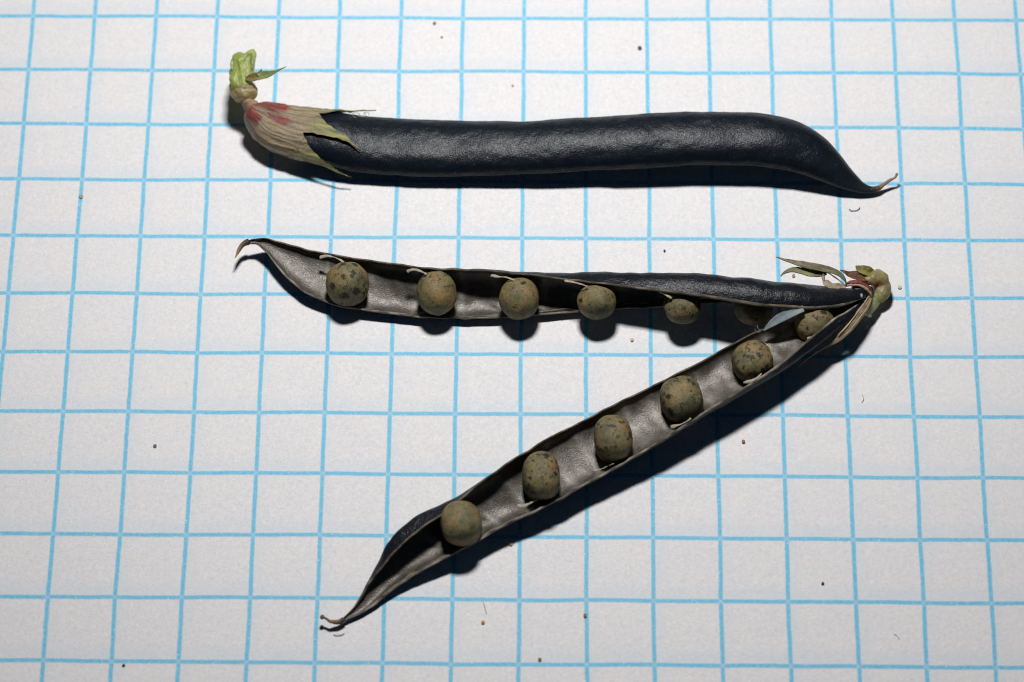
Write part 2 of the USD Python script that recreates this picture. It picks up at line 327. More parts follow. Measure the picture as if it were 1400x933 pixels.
PHg = np.repeat(ph[None], ns, 0)
grid = section(R(c), R(n), R(b), R(a), R(bb), PHg)
nrm = unit(R(n) * (np.cos(PHg) / R(a))[..., None] + R(b) * (np.sin(PHg) / R(bb))[..., None])
size = np.clip(R(a) / 2.2, 0, 1)
swell = np.cos((xs - 480) / 96 * 2 * np.pi)[:, None] * np.abs(np.sin(PHg)) ** 2 * .045
lump = (meshkit.fbm(grid * [.35, .6, .6], 3, 11) - .5) * .20 + (meshkit.fbm(grid * 2.2, 3, 12) - .5) * .05
seamr = np.exp(-((np.mod(PHg - .30 + np.pi, 2 * np.pi) - np.pi) / .07) ** 2) * .06 + np.exp(-((PHg - np.pi) / .07) ** 2) * .04
grid = grid + nrm * ((swell + lump + seamr) * size)[..., None]
olive = np.clip((R(xs) - 1110) / 80, 0, 1)[..., None] * np.clip(meshkit.fbm(grid * .9, 3, 5) * 1.8 - .2, 0, 1)[..., None]
pig = 1 + olive * np.array([1.9, 1.6, .6])
brown = np.exp(-((np.mod(PHg - .30 + np.pi, 2 * np.pi) - np.pi) / .10) ** 2)[..., None] * (R(xs)[..., None] > 0)
pig = pig + brown * np.array([11.0, 6.2, 1.8]) * (.35 + 1.1 * meshkit.fbm(grid * 1.3, 3, 8)[..., None])
Vb = np.vstack([grid.reshape(-1, 3), grid[0].mean(0), grid[-1].mean(0)])
Q = grid_faces(ns, nph, True, flip=True); Fb = np.vstack([Q[:, [0, 1, 2]], Q[:, [0, 2, 3]]])
k = np.arange(nph); k2 = (k + 1) % nph
Fb = np.vstack([Fb, np.c_[k, k2, np.full(nph, ns * nph)], np.c_[(ns - 1) * nph + k2, (ns - 1) * nph + k, np.full(nph, ns * nph + 1)]])
Fb = Fb[:, ::-1]
obj(pod, "pod_body", Vb, Fb, POD, color=np.vstack([pig.reshape(-1, 3), [[1, 1, 1]], [[2, 1.8, 1.2]]]))

# style: the dried hair-thin beak at the tip
V, Fc = tube(ats([(1192, 259.6, .5), (1201, 257.4, .52), (1208, 252.5, .65), (1217, 246.5, .85), (1224, 242.5, 1.0), (1226.5, 237.5, 1.15)]), [.25, .21, .16, .12, .09, .10], 30, 10, .05, 3)
obj(pod, "style", V, Fc, HUSK, color=blend(V[:, 0], [(at(1196, 258, .5)[0], (.03, .025, .015)), (at(1207, 253, .5)[0], (.30, .19, .08)), (at(1224, 240, 1)[0], (.26, .2, .14))]), label="dry tan thread-like tip")

# calyx: a papery cup with four pointed teeth
VEINS = (-18, 12, 40, 60, 83, 103, 124, 150, 176, 200, 230, 262, 295)
def vein(x, phd):
    d = np.mod(phd + 60, 360) - 60; o = 0 * d
    for i_, q in enumerate(VEINS): o = np.maximum(o, np.exp(-((d - q - 2.0 * np.sin(x / 23 + i_ * 1.7)) / (2.3 + .8 * (i_ % 3))) ** 2))
    return o
def calyx_color(x, phd, g):
    rib = vein(x, phd)
    st = np.clip(meshkit.fbm(np.stack([x / 26, phd / 3.4, 0 * x], -1), 4, 21) * 1.9 - .45, 0, 1); f = meshkit.fbm(np.stack([x / 15, phd / 5, 0 * x + 3], -1), 4, 22)
    base = np.array([.085, .063, .040]) * (1 - st[..., None]) + np.array([.36, .285, .185]) * st[..., None]
    base = base * (1 - .7 * rib[..., None]) + np.array([.37, .275, .135]) * .7 * rib[..., None]
    red = np.clip(np.exp(-((x - 362) / 26) ** 2 - ((phd - 44) / 36) ** 2) * (.25 + 1.1 * f) * 5.0 - 1.25, 0, 1)
    red = np.maximum(red, np.clip(np.exp(-((x - 344) / 9) ** 2 - ((phd - 125) / 40) ** 2) * (.25 + 1.1 * f) * 5.0 - 1.4, 0, 1))
    red = np.maximum(red, np.clip(np.exp(-((x - 380) / 20) ** 2 - ((phd - 88) / 13) ** 2) * (.25 + 1.1 * f) * 5.0 - 1.5, 0, 1))
    red = red[..., None] * .9
    base = base * (1 - red) + (np.array([.03, .004, .008]) * (1 - np.clip(st * .6 + f * .6, 0, 1)[..., None]) + np.array([.30, .028, .026]) * np.clip(st * .6 + f * .6, 0, 1)[..., None]) * red
    g_ = np.clip((x - 415) / 35, 0, 1)[..., None] * .8 * (.35 + .65 * np.clip(st * 2.2 - .3, 0, 1)[..., None])
    return base * (1 - g_) + (np.array([.24, .275, .07]) * (.75 + .6 * rib[..., None])) * g_
notch = lambda d: np.interp(np.mod(d + 40, 360) - 40, [-40, 12, 58, 82, 105, 150, 190, 255, 320], [430, 434, 431, 425, 419, 411, 401, 410, 430])
nr, nc = 60, 144
D = np.repeat(np.linspace(0, 360, nc, endpoint=False)[None], nr, 0)
U = np.linspace(0, 1, nr)[:, None] ** .9
X = 342.4 + (notch(D) - 342.4) * U
def on_pod(X, D, off):
    xx = np.linspace(342, 520, 400); C_, t_, n_, b_, a_, bb_ = frame(xx)
    it = lambda q: np.stack([np.interp(X, xx, q[:, i]) for i in range(3)], -1) if q.ndim == 2 else np.interp(X, xx, q)
    return section(it(C_), it(n_), it(b_), it(a_), it(bb_), np.radians(D), off)
def husk_point(X, D):
    g = on_pod(X, D, .19 + .055 * vein(X, D) * np.clip((X - 352) / 22, 0, 1) + .10 * np.sin(np.clip((X - 342) / 60, 0, 1) * 3.14159))
    return g + (meshkit.fbm(g * 1.3, 3, 31)[..., None] - .5) * .16 + (meshkit.fbm(g * 3.1, 2, 33)[..., None] - .5) * .05
def husk_normal(X, D):
    n_ = np.cross(husk_point(X + .8, D) - husk_point(X - .8, D), husk_point(X, D + 1.0) - husk_point(X, D - 1.0))
    n_ = unit(n_); C_ = on_pod(X, D, 0.0) - on_pod(X, D, -.5)
    return n_ * np.sign((n_ * C_).sum(-1, keepdims=True))
g = husk_point(X, D); gn = husk_normal(X, D)
col = calyx_color(X, D, g)
inner = on_pod(X, D, .10)
Vc = np.vstack([g.reshape(-1, 3), inner.reshape(-1, 3)]); Q = grid_faces(nr, nc, True, flip=False); N = nr * nc
Fc = np.vstack([Q[:, [0, 1, 2]], Q[:, [0, 2, 3]]]); k = np.arange(nc); k2 = (k + 1) % nc; e = (nr - 1) * nc
Fc = np.vstack([Fc, Fc[:, ::-1] + N, np.c_[e + k, e + k2, e + k2 + N], np.c_[e + k, e + k2 + N, e + k + N]])
cal = obj(pod, "calyx", Vc, Fc, HUSK, color=np.vstack([col.reshape(-1, 3)] * 2), normals=np.vstack([gn.reshape(-1, 3), -gn.reshape(-1, 3)]), label="papery tan calyx cup with a red stain")
for d0, d1, xt, dt, lift in ((-35, 58, 510, 14, .30), (58, 105, 498, 118, .22), (105, 190, 487, 184, .30), (190, 320, 470, 262, .06)):
    nr, nc = 34, 15
    v_ = np.linspace(0, 1, nr)[:, None]; u_ = np.linspace(-1, 1, nc)[None]
    w = (1 - v_) ** 2.5 * .97 + .03 * (1 - v_ ** 4)
    d_base = (d0 + d1) / 2 + u_ * (d1 - d0) / 2
    D = (d0 + d1) / 2 * (1 - v_) + dt * v_ + u_ * (d1 - d0) / 2 * w
    X = notch(d_base) * (1 - v_) + xt * v_
    g = husk_point(X, D) + (on_pod(X, D, lift) - on_pod(X, D, 0.0)) * (v_ ** 2)[..., None]
    gn = husk_normal(X, D)[:, ::-1].reshape(-1, 3)
    if lift < .1: g[..., 2] = np.maximum(g[..., 2], .12)
    V, Fc = shell(g[:, ::-1], .08, nr, nc)
    cc = calyx_color(X, D, g); tipf = np.clip((v_ - .72) / .25, 0, 1)[..., None]
    cc = cc * (1 - tipf) + np.array([.33, .20, .085]) * tipf
    mid = (np.exp(-(u_ / .22) ** 2) * np.clip(v_ * 5, 0, 1))[..., None] * (1 - tipf) * .6
    cc = cc * (1 - mid) + np.array([.34, .33, .12]) * mid
    obj(cal, "calyx_tooth", V, Fc, HUSK, color=np.vstack([cc[:, ::-1].reshape(-1, 3)] * 2), normals=np.vstack([gn, -gn]))

# neck, swollen joint and green stem piece with a bract
def lump_mesh(c, r, seed, amp=.18, sub=4, ax=None, freq=.9):
    import trimesh
    s = trimesh.creation.icosphere(sub); v = s.vertices * np.asarray(r, float)
    v = v * (1 + (meshkit.fbm(s.vertices * freq * 1.6 + seed * 3.3, 4, seed) - .5)[:, None] * 2 * amp)
    if ax is not None: v = v @ np.asarray(ax).T
    return v + np.asarray(c), s.faces
V, Fc = tube(ats([(336, 133, 2.95), (340, 141, 2.85), (345, 147, 2.7), (349, 151.5, 2.55)]), [.62, .52, .58, .5], 40, 28, .16, 4)
obj(pod, "neck", V, Fc, HUSK, color=blend(V[:, 1], [(at(350, 152, 3)[1], (.25, .17, .10)), (at(338, 140, 3.4)[1], (.28, .15, .08)), (at(336, 134, 3.5)[1], (.34, .27, .16))]))
V, Fc = lump_mesh(at(333.5, 126, 3.1), (1.08, .92, .88), 5, .14, freq=1.6)
obj(pod, "swollen_joint", V, Fc, FLESH, color=np.repeat([[.30, .23, .105]], len(V), 0) * (.5 + 1.0 * meshkit.fbm(V * 2.1, 4, 2))[:, None], label="swollen translucent pale joint of the stem")
# stem stub: a torn block widening to a ragged end
ico = trimesh.creation.icosphere(5); d = ico.vertices
u = d / ((np.abs(d) ** [5, 5, 3]).sum(1) ** (1 / 4.2))[:, None]
c0 = at(331, 100, 3.4); V = u * [.90, 1.72, .80]
V[:, 0] += .10 * V[:, 1] / 1.7 + np.where(V[:, 1] < 0, V[:, 0] * V[:, 1] * .10, V[:, 0] * V[:, 1] * .05)
tp = np.clip((V[:, 1] - .7) / .9, 0, 1)
V[:, 1] += tp * (.42 * np.clip(V[:, 0] - .15, 0, 1) - .13 * np.exp(-((V[:, 0] - .12) / .2) ** 2)) * 1.2
V = V + u * ((meshkit.fbm(u * [1.3, 1.9, 1.3] + 3, 3, 61) - .5) * .50)[:, None] * [1, .6, 1]
crease = np.exp(-((V[:, 0] + .25 + .22 * V[:, 1]) / .10) ** 2) * (V[:, 1] < .7) * (u[:, 2] > 0)
V[:, 2] -= .10 * crease
V = V + c0; Fc = ico.faces; pts = c0[None]
cn = meshkit.fbm(V * 1.4, 3, 14)[:, None]
cs = np.array([.12, .20, .022]) * (1 - cn) + np.array([.36, .40, .10]) * cn
side = np.clip((V[:, 0] - pts[:, 0].mean()) / .8, 0, 1)[:, None] * .35
cs = cs * (1 - side) + np.array([.45, .47, .2]) * side
obj(pod, "stem", V, Fc, FLESH, color=cs, label="torn pale green stem stub")
V, Fc = leaf(ats([(336, 109, 4.05), (350, 107, 4.15), (364, 104, 4.2), (376, 99, 4.25), (391.5, 91.5, 4.3)]), [.20, .38, .34, .15, .02], 34, 11, fold=.6, seed=4, ruffle=.14)
cn = meshkit.fbm(V * [1.2, 3, 3], 3, 9)[:, None]
cb = np.array([.06, .08, .025]) * (1 - cn) + np.array([.30, .36, .10]) * cn
cb = np.where(V[:, :1] < at(350, 105, 5)[0], cb * [.95, .62, .5], cb)
obj(pod, "bract", V, Fc, HUSK, color=cb, label="pointed green and brown bract")
V, Fc = leaf(ats([(352, 103, 4.4), (357, 97.5, 4.5), (357.5, 95, 4.6)]), [.22, .10, .01], 10, 5, side=(1, .3, 0), seed=6)
obj(pod, "bract", V, Fc, HUSK, color=np.repeat([[.22, .23, .09]], len(V), 0))
# ragged flaps on the torn stem
for i, (q, w) in enumerate([([(318, 117, 3.5), (316, 122, 3.4), (314.5, 125.5, 3.3)], [.28, .18, .03]), ([(320, 96, 4.0), (318.5, 87, 4.0), (318.5, 79, 4.0)], [.22, .2, .05]), ([(338, 93, 3.9), (340.5, 83, 4.0), (342, 73, 4.0)], [.42, .38, .10])]):
    V, Fc = leaf(ats(q), w, 12, 7, side=(1, .2, 0), seed=20 + i, ruffle=.12, thick=.14)
    cn = meshkit.fbm(V * 2, 3, 40 + i)[:, None]
    obj(pod, "stem_flap", V, Fc, FLESH, color=np.array([.10, .17, .02]) * (1 - cn) + np.array([.34, .38, .10]) * cn)
# little curled hairs by the upper tooth
for i, (x0, y0, r0, a0, a1) in enumerate([(487, 157.5, 4.6, -40, 260), (496, 156.8, 4.2, 160, 430), (501, 156.2, 3.6, -30, 200), (479, 159, 6, 20, 110)]):
    q = [(x0 + r0 * math.cos(math.radians(d)), y0 - .72 * r0 * math.sin(math.radians(d)), 2.3 + .4 * i * .2) for d in np.linspace(a0, a1, 9)]
    V, Fc = tube(ats(q), [.035] * 9, 26, 6)
    obj(cal, "curled_hair", V, Fc, STALK, color=np.repeat([[.5, .48, .44]], len(V), 0))

# ------------------------------------------------------------------ open pod: two sprung valves, still joined at the stem
base = at(1185, 415, 0)
opod = thing("open_pod", "split black pod with two valves spread in a V and seeds showing inside", "seed pod", [base[0], base[1], 0.0])

OV2 = ((16, .1), (17, .2), (18, .38), (19, .52), (20, .55), (21, .4), (22, .1))
def valve(st, ns=260, nu=41, seed=0, thick=.13, seeds=()):
    """st: (x1, y1, z1, x2, y2, z2, depth): the two rims in the picture with heights, and how deep the trough is (mm)."""
    st = np.array(st, float)
    E1 = np.array([at(*s[:3]) for s in st]); E2 = np.array([at(*s[3:6]) for s in st]); Md = (E1 + E2) / 2
    k = np.r_[0, np.cumsum(np.linalg.norm(np.diff(Md, axis=0), axis=1))]
    kk = np.linspace(0, k[-1], ns)
    e1, e2, dp = PchipInterpolator(k, E1)(kk), PchipInterpolator(k, E2)(kk), PchipInterpolator(k, st[:, 6])(kk)
    ov2 = PchipInterpolator(k, [dict(OV2).get(i, 0.0) if seed == 5 else 0.0 for i in range(len(st))])(kk)
    ov = PchipInterpolator(k, st[:, 7])(kk)
    m = (e1 + e2) / 2; t = unit(np.gradient(m, axis=0)); w = e2 - e1; nn = unit(np.cross(t, unit(w)))
    px = PchipInterpolator(k, (st[:, 0] + st[:, 3]) / 2)(kk)
    bump = np.ones(ns)
    for s in seeds: bump += .02 * np.exp(-((px - s) / 18) ** 2) - .10 * np.exp(-((px - s - 31) / 10) ** 2) - .10 * np.exp(-((px - s + 31) / 10) ** 2)
    th = np.linspace(0, np.pi, nu)
    cx, sy = np.sign(np.cos(th)) * np.abs(np.cos(th)) ** .86, np.sin(th) ** .86
    rough = (meshkit.fbm(np.stack([kk * .55, kk * 0, kk * 0 + seed], -1)[:, None] + np.stack([0 * th, th * .8, 0 * th], -1)[None], 3, seed) - .5)
    def surf(off):
        bmp = bump if off else 1 + (bump - 1) * .3
        wl = np.linalg.norm(w, axis=1); h = np.maximum(wl / 2 - off, wl * .12); dd = np.maximum(dp * bmp - off, dp * .25)
        g = m[:, None] - unit(w)[:, None] * (cx[None] * h[:, None])[..., None] + nn[:, None] * (sy[None] * dd[:, None])[..., None]
        g = g - unit(w)[:, None] * (ov[:, None] * np.where(th < np.pi / 2, np.sin(2 * th), 0)[None])[..., None]
        g = g + unit(w)[:, None] * (ov2[:, None] * np.where(th > np.pi / 2, -np.sin(2 * th), 0)[None])[..., None]
        return g + nn[:, None] * (rough * .26 * sy[None] * np.clip(dp, 0, 1.5)[:, None] / 1.5)[..., None] + unit(w)[:, None] * ((meshkit.noise(np.stack([kk * 1.1, kk * 0, kk * 0 + 5 + seed], -1)) - .5) * .10)[:, None, None]
    out, inn = surf(0), surf(thick)
    return out, inn, px, kk, e1, e2, nn

def build_valve(st, seed, seeds, label):
    out, inn, px, kk, e1, e2, nn = valve(st, seed=seed, seeds=seeds)
    ns, nu = out.shape[:2]
    N = ns * nu; Q = grid_faces(ns, nu); tri = np.vstack([Q[:, [0, 1, 2]], Q[:, [0, 2, 3]]])
    v0 = out.reshape(-1, 3); nn0 = vnormals(v0, tri)
    if ((nn0.reshape(ns, nu, 3)[:, nu // 2] * nn).sum(1)).mean() < 0: tri = tri[:, ::-1]
    tipd = np.clip(1 - (kk - kk[0]) / 2.5, 0, 1)
    pig = np.ones((ns, nu, 3)) + tipd[:, None, None] * np.array([3.0, 2.1, .8])
    # outer skin closes along the rims onto the lining's edge
    idx = np.arange(N).reshape(ns, nu)
    V = np.vstack([v0, (inn * .35 + out * .65).reshape(-1, 3)])
    rims = []
    for col in (0, nu - 1):
        a, b2 = idx[:-1, col], idx[1:, col]
        rims += [np.c_[a, b2, b2 + N], np.c_[a, b2 + N, a + N], np.c_[b2, a, b2 + N], np.c_[b2 + N, a, a + N]][(0 if col == 0 else 2):(2 if col == 0 else 4)]
    F = np.vstack([tri, tri[:, ::-1] + N] + rims)
    vp = obj(opod, "valve", V, F, VALVE, color=np.vstack([pig.reshape(-1, 3)] * 2), label=label)
    g = inn.reshape(-1, 3)
    u = np.linspace(0, 1, nu)[None]
    edge = np.maximum(np.exp(-(u / .07) ** 2), np.exp(-((1 - u) / .07) ** 2))[..., None]
    lp = np.ones((ns, nu, 3)) * (1 - .72 * edge)
    pale = np.zeros((ns, nu))
    for s in seeds:
        for d in (-31, 31):
            pale = np.maximum(pale, np.exp(-((px - s - d) / 7.5) ** 2)[:, None] * np.ones((1, nu)))
    pale = pale * np.clip(meshkit.fbm(inn * 1.7, 4, 60 + seed) * 3.2 - 1.15, 0, 1)
    lp = lp * (1 + pale[..., None] * np.array([1.9, 2.05, 2.3]))
    obj(vp, "lining", g, tri[:, ::-1], LINING, color=lp.reshape(-1, 3))
    # the fibrous seams along both rims
    for e, sg in ((0, 1), (nu - 1, -1)):
        p = (out[:, e] * .55 + inn[:, e] * .45)
        r = (.085 + (.06 * np.clip((px - 800) / 200, 0, 1) if seed == 3 and e == 0 else 0 * px) + (.02 if seed == 5 and e else 0)) * np.clip((kk - kk[0]) / 3, .25, 1) * np.clip((kk[-1] - kk) / 2, .3, 1)
        V, Fc = tube(p, r, 260, 8, .025, seed + e)
        cn = np.clip(meshkit.fbm(V * [1.3, 1.3, 9], 4, 70 + e) * 2.2 - .6, 0, 1)[:, None]
        cc = np.array([.022, .019, .014]) * (1 - cn) + (np.array([.42, .36, .27]) if e else np.array([.24, .19, .12])) * cn ** 1.3
        obj(vp, "seam", V, Fc, RIMM, color=cc)
        if seed == 5 and e == 0: continue
        j = 2 if e == 0 else nu - 3
        V, Fc = tube(inn[:, j], r * .55, 260, 6, .03, seed + e + 3)
        cn = np.clip(meshkit.fbm(V * [1.6, 1.6, 9], 4, 80 + e) * 2.4 - .7, 0, 1)[:, None]
        obj(vp, "seam", V, Fc, RIMM, color=np.array([.016, .014, .011]) * (1 - cn) + np.array([.40, .35, .28]) * cn)
    return vp, out, inn, kk, px

up_st = [(334, 331.5, 1.55, 336, 334, 1.5, .10, 0), (346, 326.5, 1.6, 349, 334, 1.5, .25, 0), (360, 326, 1.5, 362, 344, 1.4, .45, .03), (378, 329.5, 1.35, 376, 361, 1.3, .62, .05), (400, 336, 1.3, 396, 384, 1.2, .8, .08), (435, 344.5, 1.4, 426, 405.5, 1.15, .98, .1),
         (475, 351.5, 1.7, 460, 418.5, 1.0, 1.15, .12), (512, 356.5, 2.0, 500, 425, .85, 1.3, .14), (550, 362, 2.25, 540, 431, .75, 1.42, .15), (587, 366.5, 2.5, 587, 435, .7, 1.52, .15), (650, 369, 2.8, 650, 436, .65, 1.65, .1), (720, 374.5, 3.1, 720, 432.5, .6, 1.75, 0), (770, 380.5, 3.35, 775, 427.5, .55, 1.85, 0),
         (820, 387, 3.55, 828, 424, .5, 1.9, 0), (870, 393, 3.75, 880, 421, .5, 1.92, 0), (920, 399, 3.95, 930, 417, .5, 1.95, 0), (970, 406, 4.05, 975, 414, .5, 1.97, 0), (1010, 412.5, 4.1, 1012, 414, .6, 1.95, 0), (1050, 418, 4.05, 1050, 413, .7, 1.8, 0),
         (1100, 421, 3.75, 1098, 411, .8, 1.5, 0), (1137, 419.5, 3.3, 1136, 408, 1.0, 1.15, 0), (1160, 415, 2.8, 1160, 405, 1.1, .85, 0), (1183, 406, 2.2, 1183, 402, 1.2, .5, 0)]
UPS = [475, 597, 710, 816, 933, 1030]
vu = build_valve(up_st, 3, UPS, "upper valve, twisted so that its black back shows towards the stem")
lo_st = [(462, 850, .42, 465, 851.5, .4, .05, 0), (475, 840, .5, 482, 845.5, .35, .2, 0), (488, 822, .65, 503, 833.5, .35, .4, .05), (503, 799, 1.0, 525, 817.5, .45, .7, .15), (520, 777, 1.5, 548, 799, .7, 1.0, .45), (540, 753, 2.2, 575, 782, 1.0, 1.3, .85), (560, 733, 2.6, 607, 764, 1.3, 1.5, 1.05), (582, 717, 2.8, 630, 752, 1.45, 1.6, 1.1),
         (606, 701, 2.9, 655, 739, 1.6, 1.7, .95), (632, 680, 2.95, 690, 719.5, 1.7, 1.7, .5), (672, 648, 2.85, 727, 702.5, 1.85, 1.68, .15), (717, 618.5, 2.6, 765, 683.5, 1.95, 1.6, .1), (761, 593, 2.25, 807, 660, 2.0, 1.5, .1), (805, 571, 1.9, 847, 637.5, 2.2, 1.42, .05), (850, 548, 1.9, 890, 612.5, 2.5, 1.4, 0),
         (905, 521, 1.85, 942, 579.5, 2.8, 1.4, 0), (955, 496.5, 1.85, 992, 548, 3.05, 1.38, 0), (1000, 471, 1.85, 1035, 521, 3.15, 1.35, 0), (1040, 451.5, 1.85, 1072, 496, 3.2, 1.3, 0), (1078, 440.5, 1.85, 1105, 466.5, 3.2, 1.2, 0), (1115, 428, 1.8, 1138, 440, 2.9, 1.0, 0), (1148, 416, 1.7, 1163, 424, 2.4, .75, 0), (1176, 405, 1.5, 1185, 408, 1.7, .4, 0)]
LOS = [1114, 1028, 932, 838, 739, 630]
vl = build_valve(lo_st, 5, LOS, "lower valve, opened towards the viewer with its grey lining showing")

# dried hooked tips
V, Fc = tube(ats([(340, 331, 1.53), (333, 334, 1.5), (328, 340, 1.48), (325, 346, 1.47), (321.5, 352.5, 1.45)]), [.26, .22, .17, .11, .05], 30, 10, .04, 9)
obj(vu[0], "style", V, Fc, HUSK, color=blend(V[:, 0], [(at(322, 352, 1.5)[0], (.38, .23, .10)), (at(330, 338, 1.5)[0], (.16, .09, .045)), (at(339, 332, 1.5)[0], (.03, .024, .018))]), label="brown hooked tip")
V, Fc = tube(ats([(470, 847, .42), (460, 851, .5), (452, 850, .65), (446, 846, .75), (441, 843.5, .8)]), [.20, .17, .13, .10, .09], 30, 10, .04, 10)
obj(vl[0], "style", V, Fc, HUSK, color=blend(V[:, 0], [(at(441, 847, .8)[0], (.10, .08, .06)), (at(452, 850, .6)[0], (.27, .15, .06)), (at(468, 848, .4)[0], (.05, .038, .024))]), label="brown curved tip with a small knob")
V, Fc = lump_mesh(at(440.5, 844, .8), (.17, .19, .15), 8, .2, 3); i_ = vl[0] + "/style"
obj(vl[0], "stigma", V, Fc, HUSK, color=np.repeat([[.11, .09, .07]], len(V), 0))

# pale lining strip peeling between the valves, with two tiny hairs
V, Fc = leaf(ats([(1044, 452.5, 2.4), (1060, 439.5, 2.95), (1077, 429, 3.5), (1098, 421, 3.75)]), [.05, .32, .42, .34], 26, 9, side=(-.5, 1, .2), fold=.15, seed=12, thick=.06)
obj(opod, "lining_flap", V, Fc, STALK, color=np.repeat([[.25, .30, .30]], len(V), 0) * (.75 + .5 * meshkit.fbm(V * [1, 1, 3], 3, 3))[:, None], label="pale bluish strip of lining peeling in the fork")
for q in ([(1042, 452, 2.4), (1036, 449, 2.6), (1035, 445, 2.7)], [(1040, 454, 2.4), (1034, 454, 2.5), (1032, 450, 2.6)]):
    V, Fc = tube(ats(q), [.03, .03, .02], 14, 6); obj(opod, "hair", V, Fc, STALK, color=np.repeat([[.3, .3, .29]], len(V), 0))

# stem end: lumpy pale green knob, red-rimmed receptacle, calyx remains
def husk_cols(V, lo, hi, s): cn = np.clip(meshkit.fbm(V * [1.0, 2.6, 2.6], 4, s) * 1.5 - .2, 0, 1)[:, None]; return np.array(lo) * (1 - cn) + np.array(hi) * cn
def grown(parts, edge=.09, rounds=14):
    """Several closed meshes united and smoothed into one surface."""
    import manifold3d as m3
    u = None
    for v, f in parts:
        q = trimesh.Trimesh(v, f, process=True); trimesh.repair.fix_normals(q)
        q = m3.Manifold(m3.Mesh(np.asarray(q.vertices, np.float32), np.asarray(q.faces, np.uint32)))
        u = q if u is None else u + q
    k_ = u.refine_to_length(edge).to_mesh(); q = trimesh.Trimesh(k_.vert_properties[:, :3], k_.tri_verts, process=True)
    trimesh.smoothing.filter_laplacian(q, .5, rounds)
    return np.array(q.vertices), np.array(q.faces)
tx = np.eye(3); _q = math.radians(14); tx[:2, :2] = [[math.cos(_q), -math.sin(_q)], [math.sin(_q), math.cos(_q)]]
kv, kf = lump_mesh(at(1195.5, 391, .85), (.74, 1.40, .74), 15, .10, 3, tx, 1.0)
lw = np.clip((at(1200, 395, 1.2)[1] - kv[:, 1]) / 1.5, 0, 1); kv[:, 0] -= lw ** 1.5 * .75; kv[:, 1] -= lw ** 2 * .35; kv[:, 2] = np.maximum(kv[:, 2], .1)
V, Fc = grown([(kv, kf), tube(ats([(1200, 384, 1.2), (1190, 381.5, 1.5), (1181, 383.5, 1.75), (1171, 386, 1.85), (1163, 387.5, 1.9)]), [.60, .62, .48, .30, .14], 24, 14)])
V = V + vnormals(V, Fc) * ((meshkit.fbm(V * 3.2, 4, 71) - .5) * .14)[:, None]
cn = meshkit.fbm(V * 1.4, 4, 16)[:, None]
cs = np.array([.13, .11, .04]) * (1 - cn) + np.array([.36, .31, .155]) * cn
J0 = at(1203, 388, 1.9); rd = np.clip(np.exp(-((V[:, 0] - J0[0]) / .45) ** 2 - ((V[:, 1] - J0[1]) / .22) ** 2)[:, None] * meshkit.fbm(V * 2.6, 3, 18)[:, None] * 2.2, 0, .85)
cs = cs * (1 - rd * .75) + np.array([.22, .085, .025]) * rd * .75
lowg = np.clip((at(1195, 400, 1.2)[1] - V[:, 1]) / .6, 0, 1)[:, None] * .8
cs = cs * (1 - lowg) + np.array([.22, .25, .08]) * lowg
le = np.clip((at(1190, 382, 2)[0] - V[:, 0]) / .8, 0, 1)[:, None] * (.45 + .6 * meshkit.fbm(V * 2.2, 3, 72)[:, None])
obj(opod, "stem", V, Fc, FLESH, color=cs * (1 - le) + np.array([.24, .07, .045]) * le, label="lumpy pale green stem end with a rust-red bruise")
V, Fc = leaf(ats([(1196, 374, 1.6), (1187, 371.5, 2.2), (1178, 368.5, 2.4), (1170, 363.5, 2.4)]), [.15, .40, .36, .03], 26, 13, seed=31, ruffle=.16, thick=.06, fold=.25)
obj(opod, "stem_flap", V, Fc, HUSK, color=husk_cols(V, (.08, .05, .015), (.34, .33, .07), 33), label="yellow-green torn flap")
V, Fc = leaf(ats([(1184, 378, 2.1), (1176, 378, 2.3), (1167, 376, 2.4), (1158, 373, 2.5), (1149, 368.5, 2.6)]), [.42, .46, .34, .15, .02], 26, 9, seed=32, ruffle=.2, fold=.35)
cn = meshkit.fbm(V * 2.2, 3, 34)[:, None]
obj(opod, "bract", V, Fc, HUSK, color=np.array([.07, .014, .012]) * (1 - cn) + np.array([.33, .17, .06]) * cn ** 1.3, label="dark red spiky bract scrap")
V, Fc = lump_mesh(at(1178, 398, 1.7), (.95, .52, .62), 23, .14, 3)
rec = obj(opod, "receptacle", V, Fc, VALVE, color=np.repeat([[1, 1, 1]], len(V), 0), label="black hollow where both valves meet the stem")
for dy, r, lo, hi, sd in ((0, .17, (.09, .012, .02), (.26, .06, .06), 17), (3.2, .13, (.30, .17, .10), (.52, .38, .24), 19)):
    V, Fc = tube(ats([(1157, 388.5 + dy, 2.3), (1165, 386.8 + dy, 2.4), (1174, 387.5 + dy, 2.4), (1182, 390.5 + dy, 2.3), (1188.5, 396 + dy, 2.1), (1191.5, 402 + dy, 1.8)]), [r * .6, r, r * 1.1, r * 1.1, r, r * .5], 40, 12, .10, sd)
    obj(rec, "receptacle_rim", V, Fc, HUSK, color=husk_cols(V, lo, hi, sd))
q = [(1158, 391, 2.4), (1154, 382, 3.0), (1147.5, 375, 3.2), (1138, 370.5, 3.3), (1122, 367, 3.3), (1100, 362.5, 3.3), (1081, 357.5, 3.2), (1061.5, 351, 3.1)]
pc = [(1156, 393, 2.6), (1147, 391.5, 2.7), (1139, 392.5, 2.7), (1130, 387, 2.8), (1126, 384, 2.8)]
V, Fc = leaf(ats(pc), [.10, .22, .30, .26, .10], 22, 9, seed=39, ruffle=.2)
cal2 = obj(opod, "calyx", V, Fc, HUSK, color=husk_cols(V, (.20, .15, .09), (.50, .42, .30), 48), label="torn papery calyx scrap on the upper valve")
V, Fc = leaf(ats(q), [.08, .15, .19, .23, .28, .26, .13, .02], 48, 9, seed=36, ruffle=.10, fold=.4)
